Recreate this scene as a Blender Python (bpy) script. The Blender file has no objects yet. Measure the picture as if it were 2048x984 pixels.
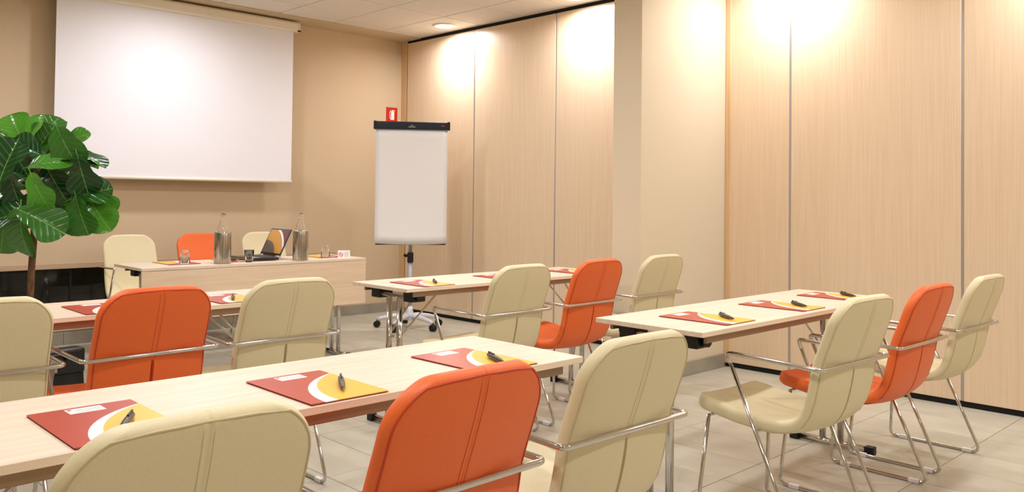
import bpy, bmesh, math, random
from mathutils import Vector, Matrix
random.seed(7)
PI = math.pi
C = bpy.context.scene.collection
scn = bpy.context.scene

# ------------------------------------------------------------------ camera
YAW, PITCH, ROLL = math.radians(44.182), math.radians(1.1326), math.radians(0.6464)
FPX, CY, CAMH = 1675.94, 364.16, 1.193
fw = Vector((math.sin(YAW)*math.cos(PITCH), math.cos(YAW)*math.cos(PITCH), math.sin(PITCH)))
rt0 = Vector((math.cos(YAW), -math.sin(YAW), 0)); up0 = rt0.cross(fw)
RT = rt0*math.cos(ROLL) + up0*math.sin(ROLL); UP = up0*math.cos(ROLL) - rt0*math.sin(ROLL)
cam = bpy.data.cameras.new('camera'); camo = bpy.data.objects.new('camera', cam); C.objects.link(camo)
cam.sensor_width = 36; cam.lens = FPX*36/2048; cam.shift_y = -(492-CY)/2048; cam.clip_start = .05
camo.matrix_world = Matrix(((RT.x, UP.x, -fw.x, 0), (RT.y, UP.y, -fw.y, 0), (RT.z, UP.z, -fw.z, CAMH), (0, 0, 0, 1)))
scn.camera = camo

# ------------------------------------------------------------------ world, exposure
w = bpy.data.worlds.new('world'); scn.world = w; w.use_nodes = True
w.node_tree.nodes['Background'].inputs[0].default_value = (.75, .85, 1, 1)
w.node_tree.nodes['Background'].inputs[1].default_value = 0.3
vs = scn.view_settings; vs.view_transform = 'Standard'; vs.look = 'None'; vs.gamma = 1; vs.use_curve_mapping = False
vs.exposure = 0.3
scn.cycles.use_denoising = True
scn.cycles.max_bounces = 14; scn.cycles.diffuse_bounces = 6; scn.cycles.transmission_bounces = 14
LAMP_W = 14.0                       # one recessed ceiling lamp
LAMP_COL = (1.0, .968, .985)

# ------------------------------------------------------------------ helpers
def srgb(r, g, b):
    f = lambda c: (c/255/12.92) if c/255 <= .04045 else ((c/255+.055)/1.055)**2.4
    return (f(r), f(g), f(b), 1)

def mat(name, col, rough=.5, metal=0, spec=.5, noise=None, bump=None, coat=0, trans=0, ior=1.45, emit=None, estr=0, vary=0, sheen=0):
    m = bpy.data.materials.new(name); m.use_nodes = True
    nt = m.node_tree; N = nt.nodes; L = nt.links; b = N['Principled BSDF']
    b.inputs['Base Color'].default_value = col; b.inputs['Roughness'].default_value = rough; b.inputs['Metallic'].default_value = metal
    b.inputs['Specular IOR Level'].default_value = spec; b.inputs['IOR'].default_value = ior
    b.inputs['Coat Weight'].default_value = coat; b.inputs['Transmission Weight'].default_value = trans
    b.inputs['Sheen Weight'].default_value = sheen
    if emit: b.inputs['Emission Color'].default_value = emit; b.inputs['Emission Strength'].default_value = estr
    if noise or bump or vary:
        tc = N.new('ShaderNodeTexCoord')
    last = None
    if noise:   # (scale xyz, detail, col2, sharp)
        sc, det, col2 = noise[:3]
        mp = N.new('ShaderNodeMapping'); mp.inputs['Scale'].default_value = sc
        L.new(tc.outputs['Object'], mp.inputs[0])
        nz = N.new('ShaderNodeTexNoise'); nz.inputs['Scale'].default_value = 1; nz.inputs['Detail'].default_value = det
        L.new(mp.outputs[0], nz.inputs['Vector'])
        cr = N.new('ShaderNodeValToRGB'); lo, hi = (noise[3] if len(noise) > 3 else (.35, .65))
        cr.color_ramp.elements[0].position = lo; cr.color_ramp.elements[1].position = hi
        cr.color_ramp.elements[0].color = col; cr.color_ramp.elements[1].color = col2
        L.new(nz.outputs['Fac'], cr.inputs[0]); last = cr.outputs[0]
    if vary:
        oi = N.new('ShaderNodeObjectInfo'); hs = N.new('ShaderNodeHueSaturation')
        mr = N.new('ShaderNodeMapRange'); mr.inputs['To Min'].default_value = 1-vary; mr.inputs['To Max'].default_value = 1+vary
        L.new(oi.outputs['Random'], mr.inputs[0]); L.new(mr.outputs[0], hs.inputs['Value'])
        if last: L.new(last, hs.inputs['Color'])
        else: hs.inputs['Color'].default_value = col
        last = hs.outputs[0]
    if last: L.new(last, b.inputs['Base Color'])
    if bump:    # (scale, strength, distance)
        nb = N.new('ShaderNodeTexNoise'); nb.inputs['Scale'].default_value = bump[0]; nb.inputs['Detail'].default_value = 3
        L.new(tc.outputs['Object'], nb.inputs['Vector'])
        bp = N.new('ShaderNodeBump'); bp.inputs['Strength'].default_value = bump[1]; bp.inputs['Distance'].default_value = bump[2]
        L.new(nb.outputs['Fac'], bp.inputs['Height']); L.new(bp.outputs[0], b.inputs['Normal'])
    return m

M = {}
M['wall'] = mat('wall_paint', srgb(205, 184, 154), .75, bump=(260, .12, .002))
M['wall_light'] = mat('pillar_paint', srgb(213, 201, 178), .75, bump=(260, .12, .002))
M['wood_panel'] = mat('beech_laminate', srgb(229, 207, 179), .32, noise=((130, 130, 2.2), 5, srgb(222, 198, 168)), spec=.45)
M['wood_jamb'] = mat('beech_jamb', srgb(220, 188, 146), .4, noise=((55, 55, 1.6), 6, srgb(207, 172, 128)))
M['wood_top'] = mat('maple_tabletop', srgb(229, 214, 195), .38, noise=((3, 45, 45), 6, srgb(220, 202, 179)), spec=.45)
M['wood_front'] = mat('maple_front', srgb(229, 208, 183), .42, noise=((2.5, 40, 50), 6, srgb(221, 197, 169)))
M['floor_tile'] = mat('porcelain_tile', srgb(192, 189, 174), .34, noise=((5, 3, 5), 8, srgb(179, 175, 159)), vary=.035, spec=.45)
M['grout'] = mat('grout', srgb(146, 139, 122), .9, bump=(300, .2, .001))
M['base_tile'] = mat('baseboard_tile', srgb(158, 152, 138), .4, noise=((5, 5, 5), 6, srgb(143, 137, 124)), vary=.03)
M['ceil_tile'] = mat('mineral_fibre', srgb(226, 220, 212), .9, noise=((160, 160, 160), 3, srgb(218, 212, 203)), bump=(420, .2, .001))
M['ceil_grid'] = mat('grid_metal', srgb(196, 184, 168), .5)
M['soffit'] = mat('soffit_paint', srgb(200, 182, 152), .8, bump=(260, .1, .002))
M['black'] = mat('black_plastic', srgb(16, 16, 17), .45, bump=(500, .1, .0005))
M['black_seal'] = mat('black_rubber', srgb(12, 12, 12), .8, bump=(300, .1, .0005))
M['alu'] = mat('aluminium_profile', srgb(186, 186, 190), .35, metal=.7, bump=(400, .05, .0005))
M['chrome'] = mat('chrome', srgb(205, 203, 200), .10, metal=1, bump=(90, .01, .0003))
M['steel'] = mat('brushed_steel', srgb(190, 182, 170), .26, metal=1, noise=((160, 160, 2), 3, srgb(160, 152, 140)))
M['rail'] = mat('rail_metal', srgb(150, 128, 108), .4, metal=.6, bump=(300, .05, .0005))
M['cream'] = mat('cream_leatherette', srgb(218, 208, 172), .48, noise=((400, 400, 400), 2, srgb(213, 202, 164)), bump=(900, .12, .0005), sheen=.05)
M['cream_pipe'] = mat('cream_piping', srgb(196, 183, 142), .5, bump=(420, .15, .0005))
M['orange'] = mat('orange_leatherette', srgb(230, 108, 46), .48, noise=((400, 400, 400), 2, srgb(225, 101, 40)), bump=(900, .12, .0005), sheen=.05)
M['orange_pipe'] = mat('orange_piping', srgb(190, 66, 22), .5, bump=(420, .15, .0005))
M['clear_plastic'] = mat('white_clip', srgb(225, 225, 228), .4, bump=(300, .05, .0003))
M['screen'] = mat('screen_fabric', srgb(235, 236, 245), .6, bump=(900, .06, .0004))
M['screen_case'] = mat('screen_case', srgb(236, 229, 214), .4, bump=(200, .02, .0003))
M['board'] = mat('flip_paper', srgb(232, 232, 233), .45, bump=(80, .02, .0005))
M['navy'] = mat('flip_header', srgb(20, 24, 38), .35, bump=(300, .05, .0003))
M['grey_metal'] = mat('grey_powder_coat', srgb(176, 178, 182), .4, metal=.3, bump=(400, .05, .0003))
M['silver_base'] = mat('silver_base', srgb(214, 216, 224), .35, metal=.1, bump=(300, .05, .0003))
M['red_sign'] = mat('red_sign', srgb(196, 42, 16), .4, bump=(300, .03, .0002))
M['white_print'] = mat('white_print', srgb(240, 238, 236), .5, bump=(300, .03, .0002))
M['grey_print'] = mat('grey_print', srgb(150, 152, 160), .5, bump=(300, .03, .0002))
M['red_print'] = mat('red_print', srgb(214, 60, 50), .5, bump=(300, .03, .0002))
M['paper'] = mat('paper', srgb(238, 236, 232), .6, bump=(300, .03, .0002))
M['pen'] = mat('pen_barrel', srgb(74, 66, 60), .3, metal=.35, bump=(300, .03, .0002))
M['pen_clip'] = mat('pen_clip', srgb(30, 27, 26), .3, bump=(300, .03, .0002))
M['glass'] = mat('clear_glass', (1, 1, 1, 1), .02, trans=1, ior=1.45, bump=(30, .02, .0005))
M['thin_glass'] = mat('thin_glass', (1, 1, 1, 1), .02, trans=1, ior=1.18, bump=(30, .02, .0005))
M['leather'] = mat('black_leather', srgb(20, 20, 21), .32, bump=(60, .35, .004))
M['bark'] = mat('bark', srgb(122, 88, 60), .85, noise=((60, 60, 18), 5, srgb(84, 58, 38)), bump=(70, .6, .006))
M['pot'] = mat('pot_ceramic', srgb(120, 112, 100), .5, bump=(40, .1, .002))
M['soil'] = mat('soil', srgb(52, 38, 28), .95, bump=(60, .8, .01))
M['laptop'] = mat('laptop_gloss', srgb(14, 14, 15), .12, coat=.5, bump=(300, .01, .0002))
M['keys'] = mat('laptop_keys', srgb(38, 38, 42), .4, bump=(300, .05, .0003))
M['lens'] = mat('lamp_lens', (1, 1, 1, 1), .5, emit=(1, .95, .87, 1), estr=14, bump=(200, .02, .0003))
M['white_trim'] = mat('white_trim', srgb(236, 232, 226), .4, bump=(200, .02, .0003))
M['sill'] = mat('sill_stone', srgb(212, 204, 188), .5, bump=(80, .05, .001))
M['band'] = mat('lintel_band', srgb(186, 162, 134), .6, bump=(200, .05, .0005))

def dark_glass():
    m = mat('night_glass', srgb(18, 20, 18), .06, spec=.5)
    nt = m.node_tree; N = nt.nodes; L = nt.links
    tc = N.new('ShaderNodeTexCoord'); mp = N.new('ShaderNodeMapping'); mp.inputs['Rotation'].default_value = (PI/2, 0, 0)
    L.new(tc.outputs['Object'], mp.inputs[0])
    br = N.new('ShaderNodeTexBrick'); br.inputs['Scale'].default_value = 3.2
    br.inputs['Color1'].default_value = srgb(20, 23, 19); br.inputs['Color2'].default_value = srgb(12, 14, 12); br.inputs['Mortar'].default_value = srgb(7, 8, 7)
    br.inputs['Mortar Size'].default_value = .03
    L.new(mp.outputs[0], br.inputs['Vector']); L.new(br.outputs['Color'], N['Principled BSDF'].inputs['Base Color'])
    return m
M['night_glass'] = dark_glass()

def leaf_mat():
    m = bpy.data.materials.new('fig_leaf'); m.use_nodes = True
    nt = m.node_tree; N = nt.nodes; L = nt.links; b = N['Principled BSDF']
    tc = N.new('ShaderNodeTexCoord'); sx = N.new('ShaderNodeSeparateXYZ'); L.new(tc.outputs['Object'], sx.inputs[0])
    def math_(op, a, b_=None):
        n = N.new('ShaderNodeMath'); n.operation = op
        for i, v in enumerate((a, b_)):
            if v is None: continue
            if isinstance(v, (int, float)): n.inputs[i].default_value = v
            else: L.new(v, n.inputs[i])
        return n.outputs[0]
    ax = math_('ABSOLUTE', sx.outputs['X'])
    ph = math_('MULTIPLY', math_('SUBTRACT', sx.outputs['Y'], math_('MULTIPLY', ax, .75)), 46.0)
    s = math_('POWER', math_('ABSOLUTE', math_('SINE', math_('MULTIPLY', ph, .5))), 22.0)
    mid = math_('MULTIPLY', math_('LESS_THAN', ax, .011), .6)
    v = math_('MINIMUM', math_('ADD', math_('MULTIPLY', s, .13), mid), 1.0)
    oi = N.new('ShaderNodeObjectInfo')
    cr = N.new('ShaderNodeValToRGB'); e = cr.color_ramp.elements
    e[0].color = srgb(18, 66, 27); e[1].color = srgb(76, 146, 36); e[0].position = .15; e[1].position = .95
    L.new(oi.outputs['Random'], cr.inputs[0])
    mx = N.new('ShaderNodeMixRGB'); L.new(v, mx.inputs[0]); L.new(cr.outputs[0], mx.inputs[1]); mx.inputs[2].default_value = srgb(120, 176, 84)
    L.new(mx.outputs[0], b.inputs['Base Color']); b.inputs['Roughness'].default_value = .2
    b.inputs['Transmission Weight'].default_value = 0
    bp = N.new('ShaderNodeBump'); bp.inputs['Strength'].default_value = .5; bp.inputs['Distance'].default_value = .02; bp.invert = True
    L.new(v, bp.inputs['Height']); L.new(bp.outputs[0], b.inputs['Normal'])
    return m
M['leaf'] = leaf_mat()

FW, FH = .203, .302      # folder width, height
def circ(p1, p2, p3):
    ax, ay = p1; bx_, by = p2; cx_, cy_ = p3
    d = 2*(ax*(by-cy_)+bx_*(cy_-ay)+cx_*(ay-by))
    ux = ((ax*ax+ay*ay)*(by-cy_)+(bx_*bx_+by*by)*(cy_-ay)+(cx_*cx_+cy_*cy_)*(ay-by))/d
    uy = ((ax*ax+ay*ay)*(cx_-bx_)+(bx_*bx_+by*by)*(ax-cx_)+(cx_*cx_+cy_*cy_)*(bx_-ax))/d
    return ux, uy, math.hypot(ax-ux, ay-uy)
def print_mat(name, o, i, third=None, red=srgb(182, 70, 54), white=srgb(240, 238, 236), yel=srgb(240, 190, 72), emit=0, rough=.3):
    """flat print: red field, white arc, yellow field, from two circles (x, y, r) in object coordinates"""
    m = bpy.data.materials.new(name); m.use_nodes = True
    nt = m.node_tree; N = nt.nodes; L = nt.links; b = N['Principled BSDF']; b.inputs['Roughness'].default_value = rough
    tc = N.new('ShaderNodeTexCoord')
    def inside(c):
        vm = N.new('ShaderNodeVectorMath'); vm.operation = 'MULTIPLY'; vm.inputs[1].default_value = (1, 1, 0); L.new(tc.outputs['Object'], vm.inputs[0])
        d = N.new('ShaderNodeVectorMath'); d.operation = 'DISTANCE'; d.inputs[1].default_value = (c[0], c[1], 0); L.new(vm.outputs[0], d.inputs[0])
        l = N.new('ShaderNodeMath'); l.operation = 'LESS_THAN'; l.inputs[1].default_value = c[2]; L.new(d.outputs['Value'], l.inputs[0]); return l.outputs[0]
    a = N.new('ShaderNodeMixRGB'); a.inputs[1].default_value = red; a.inputs[2].default_value = white; L.new(inside(o), a.inputs[0])
    c = N.new('ShaderNodeMixRGB'); c.inputs[2].default_value = yel; L.new(a.outputs[0], c.inputs[1]); L.new(inside(i), c.inputs[0])
    if third:
        e = N.new('ShaderNodeMixRGB'); e.inputs[2].default_value = srgb(96, 86, 78); L.new(c.outputs[0], e.inputs[1]); L.new(inside(third), e.inputs[0]); c = e
    L.new(c.outputs[0], b.inputs['Base Color'])
    if emit: L.new(c.outputs[0], b.inputs['Emission Color']); b.inputs['Emission Strength'].default_value = emit
    return m
M['folder'] = print_mat('folder_print', circ((.200, .252), (.082, .153), (.034, .0)), circ((.206, .252), (.108, .158), (.066, .0)))
M['folder_in'] = mat('folder_inner', srgb(150, 48, 36), .5, bump=(300, .03, .0002))
M['display'] = print_mat('laptop_display', (-.12, -.21, .325), (-.12, -.21, .308), (-.12, -.21, .215), red=srgb(104, 34, 32), yel=srgb(196, 138, 34), emit=.03, rough=.15)

def obj(name, me, m, parent=None, loc=None, rot=None):
    if isinstance(me, bmesh.types.BMesh):
        d = bpy.data.meshes.new(name); me.normal_update(); me.to_mesh(d); me.free(); me = d
    if m is not None:
        mm = M[m] if isinstance(m, str) else m
        if not me.materials: me.materials.append(mm)
    o = bpy.data.objects.new(name, me); C.objects.link(o)
    if parent: o.parent = parent
    if loc: o.location = loc
    if rot: o.rotation_euler = rot
    return o
def tag(o, label, cat, group=None):
    o['label'] = label; o['category'] = cat
    if group: o['group'] = group
    return o
def thing(name, label, cat, loc=(0, 0, 0), rz=0, group=None):
    o = bpy.data.objects.new(name, None); C.objects.link(o); o.location = loc; o.rotation_euler = (0, 0, rz); o.empty_display_size = .1
    return tag(o, label, cat, group)
def struct(o): o['kind'] = 'structure'; return o
def copy_tree(o, parent=None):
    c = o.copy(); C.objects.link(c); c.parent = parent
    if parent: c.matrix_parent_inverse = o.matrix_parent_inverse.copy()
    for ch in list(o.children): copy_tree(ch, c)
    return c

def box(bm, x0, x1, y0, y1, z0, z1, bev=0, seg=2):
    r = bmesh.ops.create_cube(bm, size=1)
    vs_ = r['verts']
    for v in vs_: v.co = Vector(((x0+x1)/2+v.co.x*(x1-x0), (y0+y1)/2+v.co.y*(y1-y0), (z0+z1)/2+v.co.z*(z1-z0)))
    if bev:
        es = list({e for v in vs_ for e in v.link_edges})
        bmesh.ops.bevel(bm, geom=es, offset=bev, segments=seg, affect='EDGES', profile=.6)
    return bm
def B(*a, **k): return box(bmesh.new(), *a, **k)
def smooth(bm):
    for f in bm.faces: f.smooth = True
    return bm
def fillet(pts, r, seg=5):
    pts = [Vector(p) for p in pts]; out = [pts[0]]
    for i in range(1, len(pts)-1):
        p = pts[i]; a = pts[i-1]-p; b = pts[i+1]-p; ang = a.angle(b)
        t = min(r/math.tan(ang/2), a.length*.45, b.length*.45)
        A = p+a.normalized()*t; Bp = p+b.normalized()*t
        for k in range(seg+1):
            s = k/seg; out.append(A*(1-s)**2+p*2*s*(1-s)+Bp*s*s)
    return out+[pts[-1]]
def tube(bm, pts, r, n=10, closed=False, rs=None):
    pts = [Vector(p) for p in pts]; rings = []
    t0 = (pts[1]-pts[0]).normalized()
    nrm = t0.orthogonal().normalized()
    for i, p in enumerate(pts):
        if closed: t = (pts[(i+1) % len(pts)]-pts[i-1]).normalized()
        elif i == 0: t = t0
        elif i == len(pts)-1: t = (pts[-1]-pts[-2]).normalized()
        else: t = ((pts[i+1]-p).normalized()+(p-pts[i-1]).normalized()).normalized()
        nrm = (nrm-t*nrm.dot(t)).normalized(); bn = t.cross(nrm)
        rr = rs[i] if rs else r
        rings.append([bm.verts.new(p+(nrm*math.cos(2*PI*k/n)+bn*math.sin(2*PI*k/n))*rr) for k in range(n)])
    m = len(rings)
    for i in range(m if closed else m-1):
        a, b = rings[i], rings[(i+1) % m]
        for k in range(n):
            f = bm.faces.new((a[k], a[(k+1) % n], b[(k+1) % n], b[k])); f.smooth = True
    if not closed:
        bm.faces.new(rings[0][::-1]); bm.faces.new(rings[-1])
    return bm
def T(pts, r, n=10, **k): return tube(bmesh.new(), pts, r, n, **k)
def lathe(prof, n=24, caps=True):
    bm = bmesh.new(); rings = []
    for (r, z) in prof:
        if r < 1e-6: rings.append([bm.verts.new((0, 0, z))])
        else: rings.append([bm.verts.new((r*math.cos(2*PI*k/n), r*math.sin(2*PI*k/n), z)) for k in range(n)])
    for a, b in zip(rings, rings[1:]):
        for k in range(n):
            k2 = (k+1) % n
            if len(a) == 1: f = (a[0], b[k2], b[k])
            elif len(b) == 1: f = (a[k], a[k2], b[0])
            else: f = (a[k], a[k2], b[k2], b[k])
            bm.faces.new(f).smooth = True
    bmesh.ops.recalc_face_normals(bm, faces=bm.faces)
    return bm
def poly_prism(pts2, z0, z1):
    """extrude a 2-D outline between two heights"""
    bm = bmesh.new(); n = len(pts2)
    a = [bm.verts.new((x, y, z0)) for x, y in pts2]; b = [bm.verts.new((x, y, z1)) for x, y in pts2]
    bm.faces.new(a[::-1]); bm.faces.new(b)
    for i in range(n): bm.faces.new((a[i], a[(i+1) % n], b[(i+1) % n], b[i]))
    bmesh.ops.recalc_face_normals(bm, faces=bm.faces)
    return bm

# ------------------------------------------------------------------ room shell
XL, XP, YF, YB, H = -2.0, 5.351, -1.9, 7.22, 2.856
TX, TY = .305, .577
# floor with single tiles
floor = struct(obj('floor', B(XL-.1, XP+.3, YF-.1, YB+.3, -.1, -.004), 'grout'))
tile_me = bpy.data.meshes.new('tile'); bm = B(-TX/2+.0016, TX/2-.0016, -TY/2+.0016, TY/2-.0016, -.012, 0, .0012, 1); bm.to_mesh(tile_me); bm.free(); tile_me.materials.append(M['floor_tile'])
far_bm = bmesh.new(); X0, Y0 = 3.171, 1.38
for i in range(-18, 9):
    for j in range(-8, 12):
        cx, cy = X0+(i+.5)*TX, Y0+(j+.5)*TY
        x0, x1, y0, y1 = max(cx-TX/2, XL), min(cx+TX/2, XP+.03), max(cy-TY/2, YF), min(cy+TY/2, YB)
        if x1-x0 < .02 or y1-y0 < .02: continue
        full = (x1-x0 > TX-.001 and y1-y0 > TY-.001)
        if cx > -.1 and cy > .2:
            if full: obj('tile', tile_me, None, floor, (cx, cy, 0))
            else: obj('tile', B(x0+.0016, x1-.0016, y0+.0016, y1-.0016, -.012, 0), 'floor_tile', floor)
        else: box(far_bm, x0+.0016, x1-.0016, y0+.0016, y1-.0016, -.012, 0)
fo = obj('tile_field', far_bm, 'floor_tile', floor); fo['kind'] = 'stuff'

# back wall with a long low window
WX0, WX1, WZ0, WZ1 = -1.5, 4.569, .139, .600
bm = bmesh.new()
box(bm, XL-.1, XP+.3, YB, YB+.18, WZ1, H+.1); box(bm, XL-.1, XP+.3, YB, YB+.18, -.1, WZ0)
box(bm, WX1, XP+.3, YB, YB+.18, WZ0, WZ1); box(bm, XL-.1, WX0, YB, YB+.18, WZ0, WZ1)
struct(obj('wall_back', bm, 'wall'))
win = struct(obj('window_1', B(WX0, WX1, YB-.012, YB+.02, WZ1, WZ1+.044, .003, 1), 'band'))
obj('sill', B(WX0, WX1, YB-.015, YB+.10, WZ0-.028, WZ0+.002, .003, 1), 'sill', win)
px_ = WX0
while px_ < WX1-.01:
    x2 = min(px_+1.22, WX1); obj('pane', B(px_+.004, x2-.004, YB+.07, YB+.08, WZ0+.002, WZ1), 'night_glass', win)
    if x2 < WX1-.01: obj('mullion', B(x2-.008, x2+.008, YB+.062, YB+.09, WZ0+.002, WZ1), 'black', win)
    px_ = x2
struct(obj('wall_left', B(XL-.1, XL, YF-.1, YB+.18, -.1, H+.1), 'wall_light'))
struct(obj('wall_rear', B(XL-.1, XP+.3, YF-.1, YF, -.1, H+.1), 'wall_light'))
# baseboards in tiles
ZB = .096
bb = struct(obj('baseboard_back', B(XL, XP, YB-.004, YB, 0, ZB-.004), 'grout'))
x = 4.98-12*TY
while x < XP-.01:
    a, b2 = max(x, XL), min(x+TY, XP-.002)
    if b2-a > .02: obj('tile', B(a+.0015, b2-.0015, YB-.014, YB-.003, .001, ZB, .0015, 1), 'base_tile', bb)
    x += TY
# pillar
PX0, PY0, PY1 = 4.341, 3.281, 3.511
struct(obj('wall_pillar', B(PX0, XP+.02, PY0, PY1, 0, H, .004, 2), 'wall_light'))
bb = struct(obj('baseboard_pillar', B(PX0-.004, XP, PY0-.004, PY1+.004, 0, ZB-.004), 'grout'))
for a, b2 in ((PX0-.014, 4.78), (4.78, XP-.03)): obj('tile', B(a+.0015, b2-.0015, PY0-.014, PY0-.003, .001, ZB, .0015, 1), 'base_tile', bb)
obj('tile', B(PX0-.014, PX0-.003, PY0-.003, PY1+.012, .001, ZB, .0015, 1), 'base_tile', bb)
for a, b2 in ((PX0-.014, 4.78), (4.78, XP-.03)): obj('tile', B(a+.0015, b2-.0015, PY1+.003, PY1+.014, .001, ZB, .0015, 1), 'base_tile', bb)
# folding partition on the right
wr = struct(obj('wall_right', B(XP+.05, XP+.2, YF-.1, YB+.18, -.1, H+.1), 'black_seal'))
ys = [7.116, 6.039, 4.972, 3.88, 2.782, 1.692, .602, -.488, -1.578]
for a, b2 in zip(ys, ys[1:]+[YF]):
    obj('panel', B(XP, XP+.05, b2+.008, a-.008, .035, H-.038, .002, 1), 'wood_panel', wr)
for y in ys[1:]:
    obj('seam_profile', B(XP+.004, XP+.04, y-.0075, y+.0075, .035, H-.038, .002, 1), 'alu', wr)
obj('jamb', B(XP+.004, XP+.06, 7.124, YB, .0, H, .002, 1), 'wood_jamb', wr)
obj('seam_profile', B(XP+.02, XP+.04, 7.112, 7.120, .035, H-.038), 'black_seal', wr)
obj('jamb', B(XP-.012, XP+.03, PY0-.042, PY0-.001, .03, H, .002, 1), 'wood_jamb', wr)
obj('bottom_seal', B(XP+.012, XP+.05, YF, 7.12, .0, .034), 'black_seal', wr)
obj('top_track', B(XP+.012, XP+.05, YF, 7.12, H-.036, H), 'black_seal', wr)
# ceiling: runner grid with single tiles, painted border along the back wall
cl = struct(obj('ceiling', B(XL-.1, XP+.3, YF-.1, YB+.18, H+.004, H+.12), 'ceil_grid'))
GX, GY, G, YS = 3.7543, 6.4937, .558, 6.905
obj('border', B(XL, XP+.05, YS, YB, H-.012, H+.01, .002, 1), 'soffit', cl)
ct = bpy.data.meshes.new('tile'); bm = B(-G/2+.005, G/2-.005, -G/2+.005, G/2-.005, -.004, .012, .002, 1); bm.to_mesh(ct); bm.free(); ct.materials.append(M['ceil_tile'])
for i in range(-11, 4):
    for j in range(-18, 2):
        x0, x1, y0, y1 = max(GX+i*G, XL), min(GX+(i+1)*G, XP+.05), max(GY+(j-1)*G, YF), min(GY+j*G, YS)
        if x1-x0 < .03 or y1-y0 < .03: continue
        if x1-x0 > G-.001 and y1-y0 > G-.001: obj('tile', ct, None, cl, ((x0+x1)/2, (y0+y1)/2, H))
        else: obj('tile', B(x0+.005, x1-.005, y0+.005, y1-.005, H-.004, H+.012, .002, 1), 'ceil_tile', cl)

# ------------------------------------------------------------------ recessed ceiling lamps
ring_p = [(.085, -.004), (.088, -.012), (.102, -.012), (.112, -.006), (.112, .004), (.085, .004), (.085, -.004)]
lens_p = [(0, -.016), (.05, -.0145), (.086, -.007), (.086, .003), (0, .003)]
ring_me = bpy.data.meshes.new('trim_ring'); b_ = lathe(ring_p, 32); b_.to_mesh(ring_me); b_.free(); ring_me.materials.append(M['white_trim'])
lens_me = bpy.data.meshes.new('lens'); b_ = lathe(lens_p, 32); b_.to_mesh(lens_me); b_.free(); lens_me.materials.append(M['lens'])
def lamp(x, y, label):
    t = thing('ceiling_lamp', label, 'ceiling lamp', (x, y, H-.006), 0, 'recessed ceiling lamps')
    obj('trim_ring', ring_me, None, t); obj('lens', lens_me, None, t)
    l = bpy.data.lights.new('lamp_light', 'AREA'); l.shape = 'DISK'; l.size = .16; l.energy = LAMP_W; l.color = LAMP_COL; l.spread = 2.95
    lo = bpy.data.objects.new('lamp_light', l); C.objects.link(lo); lo.parent = t; lo.location = (0, 0, -.02)
for x in (5.11, 2.75, .4):
    for y in (6.215, 4.54, 2.72, 1.05, -.62):
        vis = (x == 5.11 and y == 6.215)
        lamp(x, y, 'glowing round recessed ceiling lamp in the far corner beside the panelled partition' if vis else 'round recessed ceiling lamp above the tables, beyond the top edge')

# ------------------------------------------------------------------ chairs
OUT = [(-.085, .873), (-.069, .81), (-.046, .74), (-.024, .68), (-.007, .63), (.001, .58), (.014, .52), (.030, .47), (.053, .43), (.093, .396), (.15, .379), (.23, .374), (.32, .380), (.40, .388), (.47, .398), (.538, .418)]
def resample(pts, n):
    pts = [Vector((p[0], p[1])) for p in pts]
    dense = []
    for i in range(len(pts)-1):     # catmull-rom
        p0 = pts[max(i-1, 0)]; p1 = pts[i]; p2 = pts[i+1]; p3 = pts[min(i+2, len(pts)-1)]
        for k in range(12):
            t = k/12; dense.append(.5*((2*p1)+(p2-p0)*t+(2*p0-5*p1+4*p2-p3)*t*t+(3*p1-p0-3*p2+p3)*t**3))
    dense.append(pts[-1]); cum = [0]
    for a, b in zip(dense, dense[1:]): cum.append(cum[-1]+(b-a).length)
    return dense, cum
DEN, CUM = resample(OUT, 0); SL = CUM[-1]
def prof(s):
    s = max(0, min(SL, s))
    for i in range(len(CUM)-1):
        if s <= CUM[i+1]:
            f = (s-CUM[i])/max(1e-9, CUM[i+1]-CUM[i]); p = DEN[i].lerp(DEN[i+1], f); t = (DEN[i+1]-DEN[i]).normalized(); break
    return p, Vector((-t.y, t.x))          # point (y,z), normal towards the sitter
RTOP = .105
def halfw(s):
    W = .197+.004*min(1, s/.3)+.008*max(0, min(1, (s-.45)/.15)); Rr = RTOP
    if s < Rr: W += -Rr+math.sqrt(max(0, Rr*Rr-(Rr-s)**2))
    e = SL-s; Rf = .07
    if e < Rf: W += -Rf+math.sqrt(max(0, Rf*Rf-(Rf-e)**2))
    return W
def shell_pt(s, x, th):
    """th 0 = rear/under surface, 1 = sitting surface"""
    p, n = prof(s+(.013*(x/.2)**2*max(0, 1-s/.25))); W = halfw(s); k = (x/.2)
    lift = (.019 if s < .45 else .019-(.008*min(1, (s-.45)/.2)))*k*k
    thick = .036+.012*min(1, max(0, (s-.45)/.2))
    de = max(0, min(s, SL-s, W-abs(x))); q_ = min(1, de/.016); g = math.sqrt(max(0, 1-(1-q_)**2))
    off = thick*.5+(th-.5)*thick*g+lift
    if th == 0:      # centre seam above, open pleat below
        ax = abs(x)
        if s < .27: off += .0022*max(0, 1-ax/.0045)
        elif s < .54: off += .028*max(0, min(1, (.0056-ax)/.0022))*min(1, (s-.27)/.03)*min(1, (.54-s)/.05)
    return Vector((x, p.x+n.x*off, p.y+n.y*off))
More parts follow.
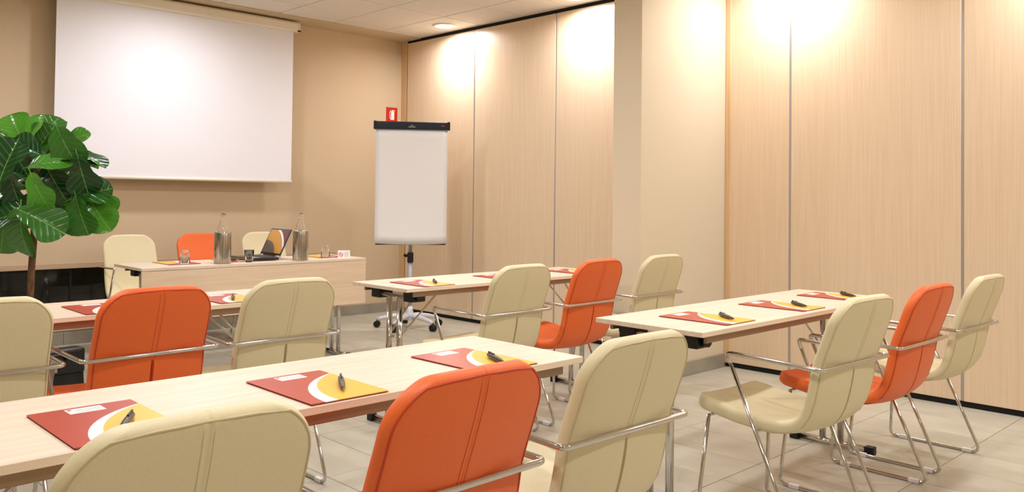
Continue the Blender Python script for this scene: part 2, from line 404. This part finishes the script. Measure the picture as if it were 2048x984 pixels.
def shell_bm():
    bm = bmesh.new()
    ss = [RTOP*(1-math.cos(PI/2*k/14)) for k in range(15)]+[.105+(SL-.175-.105)*k/30 for k in range(1, 31)]+[SL-e for e in (.055, .04, .028, .018, .011, .005, .002, 0)]
    fr = [-1, -.995, -.985, -.965, -.93, -.86, -.72, -.55, -.38, -.2, -.09]
    def xs(W):
        L_ = [f*W for f in fr]+[-.0068, -.0056, -.0034, 0, .0034, .0056, .0068]+[-f*W for f in fr[::-1]]
        return L_
    g = []
    for th in (0, 1):
        g.append([[bm.verts.new(shell_pt(s, x, th)) for x in xs(halfw(s))] for s in ss])
    for th in (0, 1):
        G_ = g[th]
        for i in range(len(G_)-1):
            for j in range(len(G_[0])-1):
                q_ = (G_[i][j], G_[i+1][j], G_[i+1][j+1], G_[i][j+1])
                bm.faces.new(q_ if th == 0 else q_[::-1]).smooth = not (th == 0 and 11 <= j <= 16 and .26 < ss[i] < .55)
    bmesh.ops.remove_doubles(bm, verts=bm.verts, dist=.0002)
    bmesh.ops.recalc_face_normals(bm, faces=bm.faces)
    return bm
def piping_bm():
    pts = []
    ins = .010
    S_ = [.60-.6*k/26 for k in range(23)]
    def edge(s, sg): return shell_pt(max(s, ins), sg*(halfw(max(s, 0))-ins), 0)
    left = [edge(s, -1) for s in [.62, .55, .48, .42, .36, .30, .25, .2, .16, .13]+[RTOP*(1-math.cos(PI/2*k/12)) for k in range(12, 3, -1)]]
    top = [shell_pt(ins, x, 0) for x in (-.075, -.04, 0, .04, .075)]
    right = [Vector((-p.x, p.y, p.z)) for p in left[::-1]]
    return T(left+top+right, .0026, 6)
def seam_bm():
    bm = bmesh.new()
    for x in (-.0085, .0085): tube(bm, [shell_pt(s, x, 0) for s in [.012+.25*k/9 for k in range(10)]], .0009, 5)
    return bm
SHELL = {}
def mesh_of(name, bm, m):
    d = bpy.data.meshes.new(name); bm.normal_update(); bm.to_mesh(d); bm.free(); d.materials.append(M[m]); return d
sb, pb, sm_ = shell_bm(), piping_bm(), seam_bm()
for k in ('cream', 'orange'):
    SHELL[k] = (mesh_of('shell', sb.copy(), k), mesh_of('piping', pb.copy(), k+'_pipe'), mesh_of('seam', sm_.copy(), k+'_pipe'))
RW = .236
def side(sx):
    return T(fillet([(sx*.200, .455, .400), (sx*(RW-.006), .487, .0075), (sx*(RW-.006), .058, .0075), (sx*RW, .352, .648), (sx*RW, .33, .6485)], .03), .0074, 10)
def side_path(sx): return fillet([(sx*.200, .455, .400), (sx*(RW-.006), .487, .0085), (sx*(RW-.006), .058, .0085), (sx*RW, .343, .628)], .03)
LEG = {sx: mesh_of('leg', T(side_path(sx), .0074, 10), 'chrome') for sx in (-1, 1)}
arm_path = fillet([(-RW, .336, .613), (-RW, .352, .648), (-RW, -.016, .640), (RW, -.016, .640), (RW, .352, .648), (RW, .336, .613)], .022, 5)
ARM = mesh_of('armrest_bar', T(arm_path, .0076, 10), 'chrome')
ROD = mesh_of('cross_rod', T([(-RW, .232, .388), (RW, .232, .388)], .006, 8), 'chrome')
ROD2 = mesh_of('cross_rod', T([(-.2, .452, .398), (.2, .452, .398)], .006, 8), 'chrome')
CLIP = mesh_of('floor_clip', B(-.010, .010, -.022, .022, 0.0005, .019, .004, 2), 'clear_plastic')
def make_chair(col):
    t = thing('armchair', '', 'chair')
    sh = obj('shell', SHELL[col][0], None, t); obj('piping', SHELL[col][1], None, sh); obj('seam', SHELL[col][2], None, sh)
    for sx in (-1, 1):
        lg = obj('leg', LEG[sx], None, t)
        for y in (.12, .42): obj('floor_clip', CLIP, None, lg, (sx*(RW-.006), y, 0))
    obj('armrest_bar', ARM, None, t); obj('cross_rod', ROD, None, t); obj('cross_rod', ROD2, None, t)
    return t
proto = {}
def chair(col, x, y, rz, label, group):
    if col not in proto: proto[col] = t = make_chair(col)
    else: t = copy_tree(proto[col])
    t.location = (x, y, 0); t.rotation_euler = (0, 0, math.radians(rz)); tag(t, label, 'chair', group)
gA, gB, gC, gD, gE = ('chairs at the front left table', 'chairs at the right table', 'chairs at the middle table by the flipchart', 'chairs at the left table behind', 'chairs behind the head table')
CH = [('cream', .542, 1.262, 0, 'cream armchair, largest and nearest, cut off by the bottom edge at left', gA),
      ('orange', 1.062, 1.238, 1, 'nearest orange armchair, cut off by the bottom edge', gA),
      ('cream', 1.625, 1.268, -1, 'cream armchair at the right end of the nearest table', gA),
      ('cream', 2.885, 1.263, -4, 'cream armchair with its whole seat in view, nearest at the right table', gB),
      ('orange', 3.518, 1.264, -1.5, 'orange armchair between two cream ones at the right table', gB),
      ('cream', 4.17, 1.26, -2, 'cream armchair furthest right, beside the panelled partition', gB),
      ('cream', 2.878, 2.917, 0, 'cream armchair at the left end of the middle table, in front of the flipchart', gC),
      ('orange', 3.475, 2.936, 1, 'orange armchair in the middle of the table beside the pillar', gC),
      ('cream', 4.075, 2.953, -.5, 'cream armchair right in front of the pillar', gC),
      ('cream', .625, 2.958, 0, 'cream armchair cut off by the left edge, below the plant', gD),
      ('orange', 1.152, 2.976, 1.5, 'orange armchair at the left table, its back seen whole, near the plant', gD),
      ('cream', 1.66, 2.964, 0, 'cream armchair with its back to us, right in front of the head table', gD),
      ('cream', 2.43, 6.76, 180, 'cream armchair facing us behind the left end of the head table', gE),
      ('orange', 3.0, 6.76, 180, 'orange armchair facing us behind the head table', gE),
      ('cream', 3.56, 6.76, 180, 'cream armchair facing us behind the open laptop', gE)]
for c in CH: chair(*c)

# ------------------------------------------------------------------ tables
TH, TL, TD = .74, 1.63, .478
TOP = mesh_of('tabletop', B(0, TL, 0, TD, TH-.018, TH, .0012, 1), 'wood_top')
def make_table(left_brace=True, leg_y=0.0, inset=.105):
    t = thing('folding_table', '', 'table')
    obj('tabletop', TOP, None, t)
    for y in (.022, TD-.022-.014): obj('rail', B(.06, TL-.06, y, y+.014, TH-.047, TH-.018, .002, 1), 'rail', t)
    yc = TD/2+leg_y
    for k, xx in enumerate((inset, TL-.105)):
        sg = 1 if k == 0 else -1
        for dy in (-.045, .045): obj('column', T([(xx, yc+dy, .03), (xx, yc+dy, TH-.055)], .0155, 14), 'chrome', t)
        fb = obj('foot_bar', T([(xx, yc-.175, .021), (xx, yc+.175, .021)], .0165, 14), 'chrome', t)
        for s2 in (-1, 1): obj('end_cap', B(xx-.019, xx+.019, yc+s2*.19-.022, yc+s2*.19+.022, 0, .040, .006, 2), 'black', fb)
        obj('top_bracket', B(xx-.018, xx+.018, yc-.10, yc+.10, TH-.062, TH-.045, .003, 1), 'chrome', t)
        for s2 in (-1, 1):
            hb = obj('hinge_block', B(xx-.045+sg*.02, xx+.045+sg*.02, yc+s2*.14-.036, yc+s2*.14+.036, TH-.078, TH-.018, .006, 2), 'black', t)
            obj('lock_knob', T([(xx+sg*.02, yc+s2*.176, TH-.05), (xx+sg*.02, yc+s2*.196, TH-.05)], .022, 16), 'black', hb)
            if k or left_brace: obj('brace', T([(xx, yc+s2*.048, .47), (xx+sg*.24, yc+s2*.085, TH-.03)], .0055, 8), 'chrome', t)
        obj('stretcher', T([(xx, yc-.048, .47), (xx, yc+.048, .47)], .006, 8), 'chrome', t)
    return t
TB = [(1.844-TL, 1.594, 'light wood folding table nearest to us, running along the left', None),
      (2.484, 1.609, 'light wood folding table on the right, in front of the panelled partition', None),
      (2.523, 3.333, 'light wood folding table in the middle, its chrome legs in front of the flipchart', None),
      (1.95-TL, 3.339, 'light wood folding table at left between two rows of chairs', None),
      (1.956, 5.244, 'head table with a closed wooden front panel, below the projection screen', None)]
tabs = []
for i, (x, y, lab, g) in enumerate(TB):
    t = make_table(i != 1, (.042, .012, -.015, .0, .0)[i], (.058, .105, .092, .105, .105)[i])
    t.location = (x, y, 0); tag(t, lab, 'table', 'light wood folding tables'); tabs.append(t)
mp_ = obj('front_panel', B(.0, TL, -.001, .017, .405, TH-.0205, .001, 1), 'wood_front', tabs[4])
mp_['label'] = 'wooden modesty panel'

# ------------------------------------------------------------------ folders and pens
FOLD = mesh_of('cover', poly_prism([(0, 0), (FW, 0), (FW, FH), (0, FH)], .0028, .0042), 'folder')
FBACK = mesh_of('back_cover', poly_prism([(0, 0), (FW, 0), (FW, FH), (0, FH)], 0, .001), 'folder_in')
FPAP = mesh_of('paper', poly_prism([(.004, .003), (FW-.004, .003), (FW-.004, FH-.003), (.004, FH-.003)], .001, .0028), 'paper')
LBL = mesh_of('label_sticker', poly_prism([(.066, .248), (.136, .248), (.136, .290), (.066, .290)], .0042, .0045), 'white_print')
lb = bmesh.new()
for k in range(3): box(lb, .082, .130, .256+k*.010, .2585+k*.010, .0045, .0047)
LLINE = mesh_of('label_lines', lb, 'grey_print')
LMARK = mesh_of('label_mark', B(.069, .077, .276, .285, .0045, .0047), 'red_print')
pen_prof = [(0, -.066), (.0028, -.064), (.0048, -.050), (.0070, -.025), (.0078, .005), (.0076, .035), (.0062, .055), (.0035, .064), (0, .066)]
pb_ = lathe(pen_prof, 14); bmesh.ops.rotate(pb_, verts=pb_.verts, cent=(0, 0, 0), matrix=Matrix.Rotation(PI/2, 3, 'X'))
PEN = mesh_of('barrel', pb_, 'pen')
PCLIP = mesh_of('clip', box(B(-.0022, .0022, -.056, -.012, .0085, .0105, .0007, 1), -.0022, .0022, -.056, -.048, .004, .0100), 'pen_clip')
PTIP = mesh_of('tip', T([(0, .062, 0), (0, .070, 0)], .0014, 8), 'steel')
def folder(x, y, z, rz, label, pen=None, penlabel=None):
    t = thing('folder', label, 'folder', (x, y, z), math.radians(rz), 'red and yellow conference folders')
    obj('back_cover', FBACK, None, t); obj('paper', FPAP, None, t); c = obj('cover', FOLD, None, t)
    s = obj('label_sticker', LBL, None, t); obj('label_lines', LLINE, None, s); obj('label_mark', LMARK, None, s)
    if pen:
        p = thing('pen', penlabel, 'pen', (pen[0], pen[1], z+.0042+.0079), math.radians(pen[2]), 'dark pens on the folders')
        obj('barrel', PEN, None, p); obj('clip', PCLIP, None, p); obj('tip', PTIP, None, p)
Z = TH+.0003
F = [(.487, 1.600, 0, 'folder at the left end of the nearest table, half hidden', (.606, 1.688, 150), 'pen sticking up behind the nearest cream chair'),
     (.960, 1.600, 0, 'folder seen whole on the nearest table, between cream and orange chairs', (1.106, 1.71, 150), 'dark pen on the folder that is seen whole on the nearest table'),
     (1.462, 1.600, 1, 'folder at the right end of the nearest table, above the orange chair', (1.588, 1.69, 158), 'dark pen on the folder at the right end of the nearest table'),
     (2.69, 1.640, 0, 'folder at the left end of the right table', (2.832, 1.73, 146), 'dark pen on the leftmost folder of the right table'),
     (3.277, 1.642, 0, 'middle folder of three on the right table', (3.412, 1.73, 146), 'dark pen on the middle folder of the right table'),
     (3.815, 1.645, 0, 'folder furthest right, partly behind a cream chair back', (3.96, 1.76, 146), 'dark pen on the furthest right folder'),
     (2.645, 3.345, 0, 'folder on the middle table beside the flipchart stand', (2.80, 3.455, 150), 'small dark pen on the folder beside the flipchart stand'),
     (3.236, 3.348, 0, 'folder on the middle table, mostly hidden by a cream chair', None, None),
     (3.83, 3.348, 0, 'folder at the right end of the middle table behind orange chair', None, None),
     (1.050, 3.350, 0, 'folder left of the orange chair on the left table', None, None),
     (1.575, 3.352, 0, 'folder between the orange and cream chair backs on the left table', (1.675, 3.45, 155), 'small dark pen between the orange and cream chair backs')]
for x, y, rz, lab, pn, pl in F: folder(x, y, Z, rz, 'red and yellow '+lab, pn, pl)
folder(2.39, 5.69, Z, 180, 'red and yellow folder under an upturned glass at the left end of the head table')
folder(2.80, 5.70, Z, 180, 'red and yellow folder behind the left bottle cooler', (2.62, 5.50, 60), 'dark pen beside the left bottle cooler')
folder(3.50, 5.69, Z, 180, 'red and yellow folder under an upturned glass at the right end of the head table')

# ------------------------------------------------------------------ things on the head table
def cooler(x, y, side_):
    t = thing('bottle_cooler', 'brushed steel bottle cooler '+side_, 'bottle cooler', (x, y, Z), 0, 'steel bottle coolers')
    obj('body', lathe([(0, 0), (.052, 0), (.0545, .003), (.0545, .205), (.053, .209), (.050, .209), (.049, .2), (.049, .012), (0, .012)], 40), 'steel', t)
    obj('rim', T([(.0525*math.cos(2*PI*k/36), .0525*math.sin(2*PI*k/36), .208) for k in range(36)], .0022, 6, closed=True), 'chrome', t)
    b = thing('water_bottle', 'clear glass water bottle standing in the cooler '+side_, 'bottle', (x, y, Z+.0125), 0, 'clear water bottles')
    obj('glass', lathe([(0, .003), (.032, 0), (.036, .006), (.036, .19), (.034, .21), (.024, .25), (.0165, .275), (.0145, .30), (.0145, .308), (.017, .310), (.017, .318), (.014, .320), (.0125, .320), (.0125, .30), (.0145, .272), (.022, .247), (.032, .208), (.034, .19), (.034, .009), (0, .007)], 28), 'glass', b)
    obj('collar', lathe([(.0145, .286), (.0168, .288), (.0168, .293), (.0145, .295)], 24), 'glass', b)
cooler(2.515, 5.345, 'left of the laptop'); cooler(3.07, 5.30, 'right of the laptop')
tum = [(0, 0), (.024, 0), (.026, .003), (.034, .082), (.033, .083), (.0315, .082), (.0245, .012), (0, .010)]
def glass(x, y, z, flip, label):
    t = thing('tumbler', label, 'glass', (x, y, z), 0, 'drinking glasses')
    o = obj('bowl', lathe([(0, .0118), (.0262, .0118), (.0335, .082), (.0325, .083), (.031, .082), (.0238, .016), (0, .014)], 28), 'thin_glass', t)
    bs = obj('cut_base', lathe([(0, 0), (.022, 0), (.0255, .002), (.0255, .0115), (0, .0115)], 10), 'thin_glass', t)
    for f in bs.data.polygons: f.use_smooth = False
    if flip:
        for q in (o, bs): q.rotation_euler = (PI, 0, 0); q.location = (0, 0, .0835)
glass(2.315, 5.47, Z+.0045, True, 'upturned clear tumbler at the left end of the head table')
glass(2.705, 5.345, Z, False, 'clear tumbler standing upright in front of the laptop')
glass(3.36, 5.44, Z+.0045, True, 'upturned clear tumbler right of the right bottle cooler')
# no-smoking tent card
t = thing('tent_card', 'small white no smoking tent card at the right end of the head table', 'sign', (3.45, 5.33, Z), math.radians(-32))
bm = bmesh.new(); hw = .044
for s in (-1, 1):
    a = [bm.verts.new(p) for p in ((-hw, s*.020, 0), (hw, s*.020, 0), (hw, s*.0006, .055), (-hw, s*.0006, .055))]
    b = [bm.verts.new(p) for p in ((-hw, s*.0188, 0), (hw, s*.0188, 0), (hw, 0, .0535), (-hw, 0, .0535))]
    bm.faces.new(a); bm.faces.new(b[::-1])
    for i in range(4): bm.faces.new((a[i], a[(i+1) % 4], b[(i+1) % 4], b[i]))
bmesh.ops.recalc_face_normals(bm, faces=bm.faces); obj('card', bm, 'paper', t)
tilt = math.atan2(.0194, .055)
def on_card(u, v): return (u, -.0206+v*math.sin(tilt), v*math.cos(tilt))
obj('ban_ring', T([on_card(-.022+.015*math.cos(2*PI*k/24), .027+.015*math.sin(2*PI*k/24)) for k in range(24)], .0019, 6, closed=True), 'red_print', t)
obj('ban_bar', T([on_card(-.032, .037), on_card(-.012, .017)], .0018, 6), 'red_print', t)
obj('cigarette', T([on_card(-.031, .026), on_card(-.013, .028)], .0016, 6), 'grey_print', t)
lb = bmesh.new()
for k in range(5): tube(lb, [on_card(.002, .044-k*.008), on_card(.036-.004*(k % 2), .044-k*.008)], .0009, 5)
obj('text_lines', lb, 'grey_print', t)
# laptop: hinge along y, screen facing left
t = thing('laptop', 'open black laptop with a colourful display on the head table', 'laptop', (2.955, 5.535, Z), math.radians(-3))
obj('base', B(-.225, .0, -.16, .16, .004, .024, .006, 2), 'laptop', t)
kb = obj('keyboard', B(-.125, -.022, -.14, .14, .024, .0255, .001, 1), 'keys', t)
obj('touchpad', B(-.205, -.15, -.045, .045, .024, .0248), 'keys', t)
for s in (-1, 1): obj('hinge', T([(.004, s*.16, .022), (.004, s*.10, .022)], .009, 12), 'alu', t)
lid = obj('lid', B(-.003, .003, -.16, .16, 0, .212, .0025, 2), 'laptop', t, (.004, 0, .022), (0, math.radians(25), 0))
bm = bmesh.new(); vs2 = [bm.verts.new(p) for p in ((-.145, -.088, 0), (.145, -.088, 0), (.145, .088, 0), (-.145, .088, 0))]; bm.faces.new(vs2)
bmesh.ops.extrude_face_region(bm, geom=bm.faces[:])
dsp = obj('display', B(-.145, .145, -.088, .088, 0, .0008), 'display', lid)
bm.free()
dsp.matrix_local = Matrix(((0, 0, -1, -.0031), (-1, 0, 0, 0), (0, 1, 0, .112), (0, 0, 0, 1)))

# ------------------------------------------------------------------ projection screen
SX0, SX1, SY, SZ = 1.955, 3.985, 7.07, 1.335
t = thing('projection_screen', 'large white roll-down projection screen on the back wall', 'projection screen', (0, 0, 0))
obj('fabric', B(SX0, SX1, SY, SY+.002, SZ, 2.75), 'screen', t)
obj('bottom_bar', T([(SX0-.004, SY+.001, SZ-.006), (SX1+.004, SY+.001, SZ-.006)], .0135, 14), 'screen_case', t)
cs = [(-.045, 0), (-.055, .012), (-.055, .075), (-.04, .092), (.05, .092), (.055, .085), (.055, .0)]
def case_bm(x0, x1, sc=1.0):
    bm = poly_prism([(a*sc, b_ if sc == 1 else .046+(b_-.046)*sc) for a, b_ in cs], x0, x1)
    bmesh.ops.transform(bm, matrix=Matrix(((0, 0, 1, 0), (1, 0, 0, SY+.01), (0, 1, 0, 2.735), (0, 0, 0, 1))), verts=bm.verts)
    bmesh.ops.recalc_face_normals(bm, faces=bm.faces); return bm
cas = obj('case', case_bm(SX0-.05, SX1+.03), 'screen_case', t)
for a, b2 in ((SX0-.065, SX0-.05), (SX1+.03, SX1+.045)):
    ec = obj('end_cap', case_bm(a, b2, 1.06), 'screen_case', cas)
obj('roller_pin', T([(SX1+.02, SY-.046, 2.742), (SX1+.048, SY-.046, 2.742)], .008, 10), 'black', t)
for xx in (SX0+.3, SX1-.3): obj('wall_bracket', B(xx-.02, xx+.02, SY+.06, YB, 2.76, 2.80), 'screen_case', t)

# ------------------------------------------------------------------ fire extinguisher sign
t = thing('fire_sign', 'red fire extinguisher sign on the back wall above the flipchart', 'sign', (5.235, YB, 2.065))
obj('plate', B(-.072, .072, -.004, 0, -.085, .075, .001, 1), 'red_sign', t)
def wallprint(name, pts, par, m='white_print'):
    bm = poly_prism(pts, 0, .0008); bmesh.ops.rotate(bm, verts=bm.verts, cent=(0, 0, 0), matrix=Matrix.Rotation(PI/2, 3, 'X'))
    return obj(name, bm, m, par, (0, -.0041, 0))
pic = wallprint('extinguisher_body', [(-.012, -.055), (.030, -.055), (.030, .022), (.024, .031), (.016, .035), (.016, .040), (.030, .040), (.036, .028), (.040, .030), (.034, .048), (.002, .048), (.002, .035), (-.006, .031), (-.012, .022)], t)
hp = [(0, .046), (-.022, .038), (-.030, .018), (-.030, -.015), (-.024, -.042), (-.014, -.056)]
hi_ = [(.0, .040), (-.017, .033), (-.024, .015), (-.024, -.014), (-.018, -.038), (-.009, -.052)]
wallprint('extinguisher_hose', hp+hi_[::-1], t)

# ------------------------------------------------------------------ flipchart
FC = Vector((4.70, 6.162, 0)); face = math.atan2(-FC.y, -FC.x)+PI/2       # board turned to the room
t = thing('flipchart', 'white flipchart on a grey wheeled stand in the far corner', 'flipchart', (FC.x, FC.y, 0), face)
# local: x along the board, -y towards the viewer
tb = math.radians(2.0)
hub = obj('hub', lathe([(0, .075), (.045, .075), (.05, .085), (.045, .12), (.03, .16), (.028, .20), (0, .20)], 20), 'silver_base', t)
for k in range(5):
    a = math.radians(-118+72*k); dx, dy = math.cos(a), math.sin(a)
    pts = [(dx*d, dy*d, z) for d, z in ((.02, .11), (.10, .112), (.19, .10), (.27, .082), (.30, .070))]
    sp = obj('spoke', T(pts, .02, 10, rs=[.027, .024, .021, .018, .015]), 'silver_base', t)
    cs_ = obj('caster', T([(dx*.30-dy*.022, dy*.30+dx*.022, .030), (dx*.30+dy*.022, dy*.30-dx*.022, .030)], .030, 16), 'black', t)
    obj('caster_stem', T([(dx*.30, dy*.30, .03), (dx*.30, dy*.30, .072)], .009, 8), 'black', cs_)
obj('lower_pole', T([(0, 0, .15), (0, 0, .60)], .021, 16), 'grey_metal', t)
cl_ = obj('clamp', B(-.028, .028, -.028, .028, .60, .69, .006, 2), 'black', t)
obj('clamp_knob', T([(-.028, 0, .655), (-.06, 0, .67)], .014, 12), 'black', cl_)
obj('upper_pole', T([(0, 0, .69), (0, 0, 1.45)], .017, 16), 'grey_metal', t)
obj('bracket', B(-.06, .06, -.022, .012, 1.05, 1.35, .004, 1), 'grey_metal', t)
bd = obj('backboard', B(-.318, .318, -.034, -.022, .80, 1.80, .003, 1), 'white_trim', t)
obj('edge_shade', B(-.318, .318, -.060, -.022, .762, .776, .003, 1), 'black', t)  # black bar stands in for shade along the backboard's lower edge
pbm = bmesh.new()       # paper pad, bottom edge curling towards the viewer
rows = []
nz_ = 14
for side_ in (0, 1):
    for i in range(nz_+1):
        v = i/nz_; z = .775+(1.815-.775)*v; curl = .045*(1-v)**4
        rows.append([pbm.verts.new((-.325*1.0+.65*j/12, -.036-(.010 if side_ == 0 else 0)-curl*(1-.35*(2*j/12-1)**2), z-.010*(1-v)**3*(1-(2*j/12-1)**2))) for j in range(13)])
n1 = nz_+1
for s_ in (0, 1):
    for i in range(nz_):
        for j in range(12):
            a, b = rows[s_*n1+i], rows[s_*n1+i+1]; pbm.faces.new((a[j], a[j+1], b[j+1], b[j])).smooth = True
for i in range(nz_):
    for j in (0, 12): pbm.faces.new((rows[i][j], rows[i+1][j], rows[n1+i+1][j], rows[n1+i][j]))
for j in range(12):
    pbm.faces.new((rows[0][j], rows[0][j+1], rows[n1][j+1], rows[n1][j])); pbm.faces.new((rows[nz_][j], rows[nz_][j+1], rows[n1+nz_][j+1], rows[n1+nz_][j]))
bmesh.ops.recalc_face_normals(pbm, faces=pbm.faces)
pad = obj('paper_pad', pbm, 'board', t)
hd = obj('header_clamp', B(-.333, .333, -.066, -.018, 1.815, 1.885, .010, 3), 'navy', t)
for s in (-1, 1): obj('header_end', B(s*.333-.014, s*.333+.014, -.068, -.016, 1.812, 1.888, .006, 2), 'black', hd)
lg = bmesh.new()
box(lg, -.016, .012, -.0668, -.0662, 1.846, 1.852); box(lg, -.033, -.006, -.0668, -.0662, 1.832, 1.840); box(lg, -.003, .03, -.0668, -.0662, 1.832, 1.840)
obj('logo_mark', lg, 'grey_print', hd)
obj('logo_mark', box(B(.265, .272, -.0668, -.0662, 1.847, 1.855), .275, .295, -.0668, -.0662, 1.847, 1.854), 'red_print', hd)

# ------------------------------------------------------------------ bag on the floor
t = thing('bag', 'black leather bag on the floor under the left table, beside the head table', 'bag', (1.52, 5.52, 0), math.radians(8))
bm = B(-.19, .19, -.07, .07, 0, .245, .022, 3)
bmesh.ops.subdivide_edges(bm, edges=bm.edges[:], cuts=2, use_grid_fill=True)
for v in bm.verts: v.co.y *= 1-.35*(v.co.z/.245); v.co += Vector((random.uniform(-1, 1), random.uniform(-1, 1), 0))*.004
obj('body', smooth(bm), 'leather', t)
obj('flap', smooth(B(-.185, .185, -.082, .04, .11, .262, .02, 3)), 'leather', t)
obj('handle', T(fillet([(-.07, -.085, .20), (-.06, -.10, .235), (.06, -.10, .235), (.07, -.085, .20)], .02), .008, 8), 'leather', t)
obj('buckle', B(-.02, .02, -.09, -.078, .13, .16, .003, 1), 'steel', t)

# ------------------------------------------------------------------ fiddle-leaf fig
PLX, PLY = 1.34, 5.2
t = thing('potted_fig', 'fiddle-leaf fig with large glossy green leaves at the left', 'plant', (PLX, PLY, 0))
pot = obj('pot', lathe([(0, 0), (.10, 0), (.105, .01), (.13, .24), (.135, .245), (.135, .26), (.122, .26), (.118, .22), (0, .22)], 32), 'pot', t)
obj('soil', lathe([(0, .232), (.06, .234), (.119, .226)], 24), 'soil', pot)
def at(px, py, dd=0.0):
    """direction through a picture point, taken to the depth of the tree; gives tree-local coordinates"""
    d = fw+RT*((px-1024)/FPX)-UP*((py-CY)/FPX); dep = (Vector((PLX, PLY, 0))-Vector((0, 0, CAMH))).dot(Vector((fw.x, fw.y, 0)))+dd
    return Vector((0, 0, CAMH))+d*dep-Vector((PLX, PLY, 0))
trunk = [Vector((0, 0, .22)), at(60, 600), at(63, 540), at(67, 485), at(70, 430, .02), at(74, 380, .0), at(78, 330, .03)]
obj('trunk', T(fillet(trunk, .3, 3), .018, 12, rs=None), 'bark', t)
leaf_meshes = []
for kx in range(3):
    bm = bmesh.new(); m_ = 8; gr = []
    WP = [(0, .015), (.06, .10), (.15, .19), (.25, .235), (.36, .25), (.46, .27), (.56, .33), (.66, .385), (.76, .405), (.85, .375), (.92, .30), (.97, .19), (1, .02)]
    n = len(WP)-1
    for i in range(n+1):
        v, wv = WP[i]
        wv *= (1.08, .95, 1.16)[kx]*(1+.06*math.sin(9*v+kx*2))
        row = []
        for j in range(m_+1):
            u = 2*j/m_-1
            z = .10*abs(u)*wv/.36*(1.2 if kx == 0 else .8)-.16*v*v*(1.0+.4*kx)+.018*math.sin(11*v+3*u+kx)*abs(u)
            row.append(bm.verts.new((u*wv, v, z)))
        gr.append(row)
    for i in range(n):
        for j in range(m_): bm.faces.new((gr[i][j], gr[i][j+1], gr[i+1][j+1], gr[i+1][j])).smooth = True
    tube(bm, [(0, -.12, .01), (0, 0, 0), (0, .3, -.012)], .012, 5)
    leaf_meshes.append(mesh_of('leaf', bm, 'leaf'))
# picture x, picture y of the leaf middle, length px, tip angle (deg, 0 = right, 90 = up), depth offset, facing (1 = to us, 0 = up)
LV = [(34, 258, 62, 115, .05, .8), (62, 262, 66, 80, -.02, .6), (94, 261, 62, 70, .06, .6), (114, 266, 52, 60, .12, .6), (145, 275, 58, 35, .1, .5),
      (128, 292, 78, -65, -.12, .9), (85, 283, 66, 60, .0, .7), (56, 296, 66, 150, -.08, .8), (178, 308, 66, -12, .0, .12), (157, 324, 66, -2, -.08, .15),
      (164, 351, 76, -80, -.1, .95), (96, 321, 72, 20, -.14, .5), (13, 321, 82, 75, -.15, .9), (4, 286, 60, 100, .05, .8), (35, 319, 60, -60, .05, .8),
      (117, 350, 66, 0, .02, .7), (74, 382, 70, -65, -.18, .8), (109, 365, 72, -60, -.1, .6), (30, 393, 84, -75, -.12, .8), (178, 385, 72, 25, -.06, .7),
      (142, 390, 56, -70, .04, .8), (160, 431, 72, -75, -.1, .85), (194, 424, 76, -55, -.05, .85), (206, 402, 52, -40, .08, .8), (23, 428, 78, 190, -.14, .6),
      (81, 439, 84, -25, -.2, .65), (36, 464, 92, -100, -.16, .85), (122, 423, 56, -95, .02, .6), (138, 436, 58, -85, .06, .9), (4, 474, 66, -100, .02, .9),
      (13, 367, 66, 200, .0, .8), (10, 400, 64, 215, .1, .7), (60, 345, 66, 240, .1, .8), (90, 400, 66, -80, .14, .8), (50, 420, 70, -110, .15, .8),
      (-25, 330, 76, 150, .0, .8), (-30, 390, 80, 190, -.1, .8), (-40, 440, 80, 220, .0, .8), (-20, 285, 70, 120, .1, .8), (100, 310, 60, 100, .18, .8), (45, 365, 66, 170, .16, .8), (75, 310, 64, 110, .15, .8), (110, 395, 56, -45, .12, .8), (-60, 360, 76, 170, .05, .7)]
depth0 = Vector((PLX, PLY, 0)).dot(Vector((fw.x, fw.y, 0)))
tocam = Vector((-fw.x, -fw.y, .1)).normalized(); hr = Vector((RT.x, RT.y, 0)).normalized(); zz = Vector((0, 0, 1))
ends = []
for k, (px, py, ln, ang, dd, fc) in enumerate(LV):
    c = at(px, py, dd*1.3); Ls = ln*1.12*depth0/FPX
    a = math.radians(ang); d = (hr*math.cos(a)+zz*math.sin(a)+tocam*random.uniform(-.25, .25)).normalized()
    nrm = tocam*fc+zz*(1.15-fc)+hr*random.uniform(-.45, .45); nrm = (nrm-d*nrm.dot(d)).normalized(); xx = d.cross(nrm)
    o = obj('leaf', leaf_meshes[k % 3], None, t)
    base = c-d*Ls*.5; ends.append(base)
    o.matrix_local = Matrix(((xx.x*Ls, d.x*Ls, nrm.x*Ls, base.x), (xx.y*Ls, d.y*Ls, nrm.y*Ls, base.y), (xx.z*Ls, d.z*Ls, nrm.z*Ls, base.z), (0, 0, 0, 1)))
br = [(at(74, 380), at(110, 345, .05), at(150, 335, -.02)), (at(72, 400), at(120, 395, .02), at(165, 395, -.04)), (at(74, 385), at(40, 360, .03), at(0, 350, .02)),
      (at(70, 420), at(40, 420, -.05), at(-25, 405, -.05)), (at(78, 330), at(100, 300, .02), at(125, 285, .02)), (at(76, 345), at(55, 310, -.02), at(35, 285, .03))]
for b3 in br: obj('branch', T(fillet(b3, .2, 4), .008, 8), 'bark', t)

bpy.context.view_layer.update()
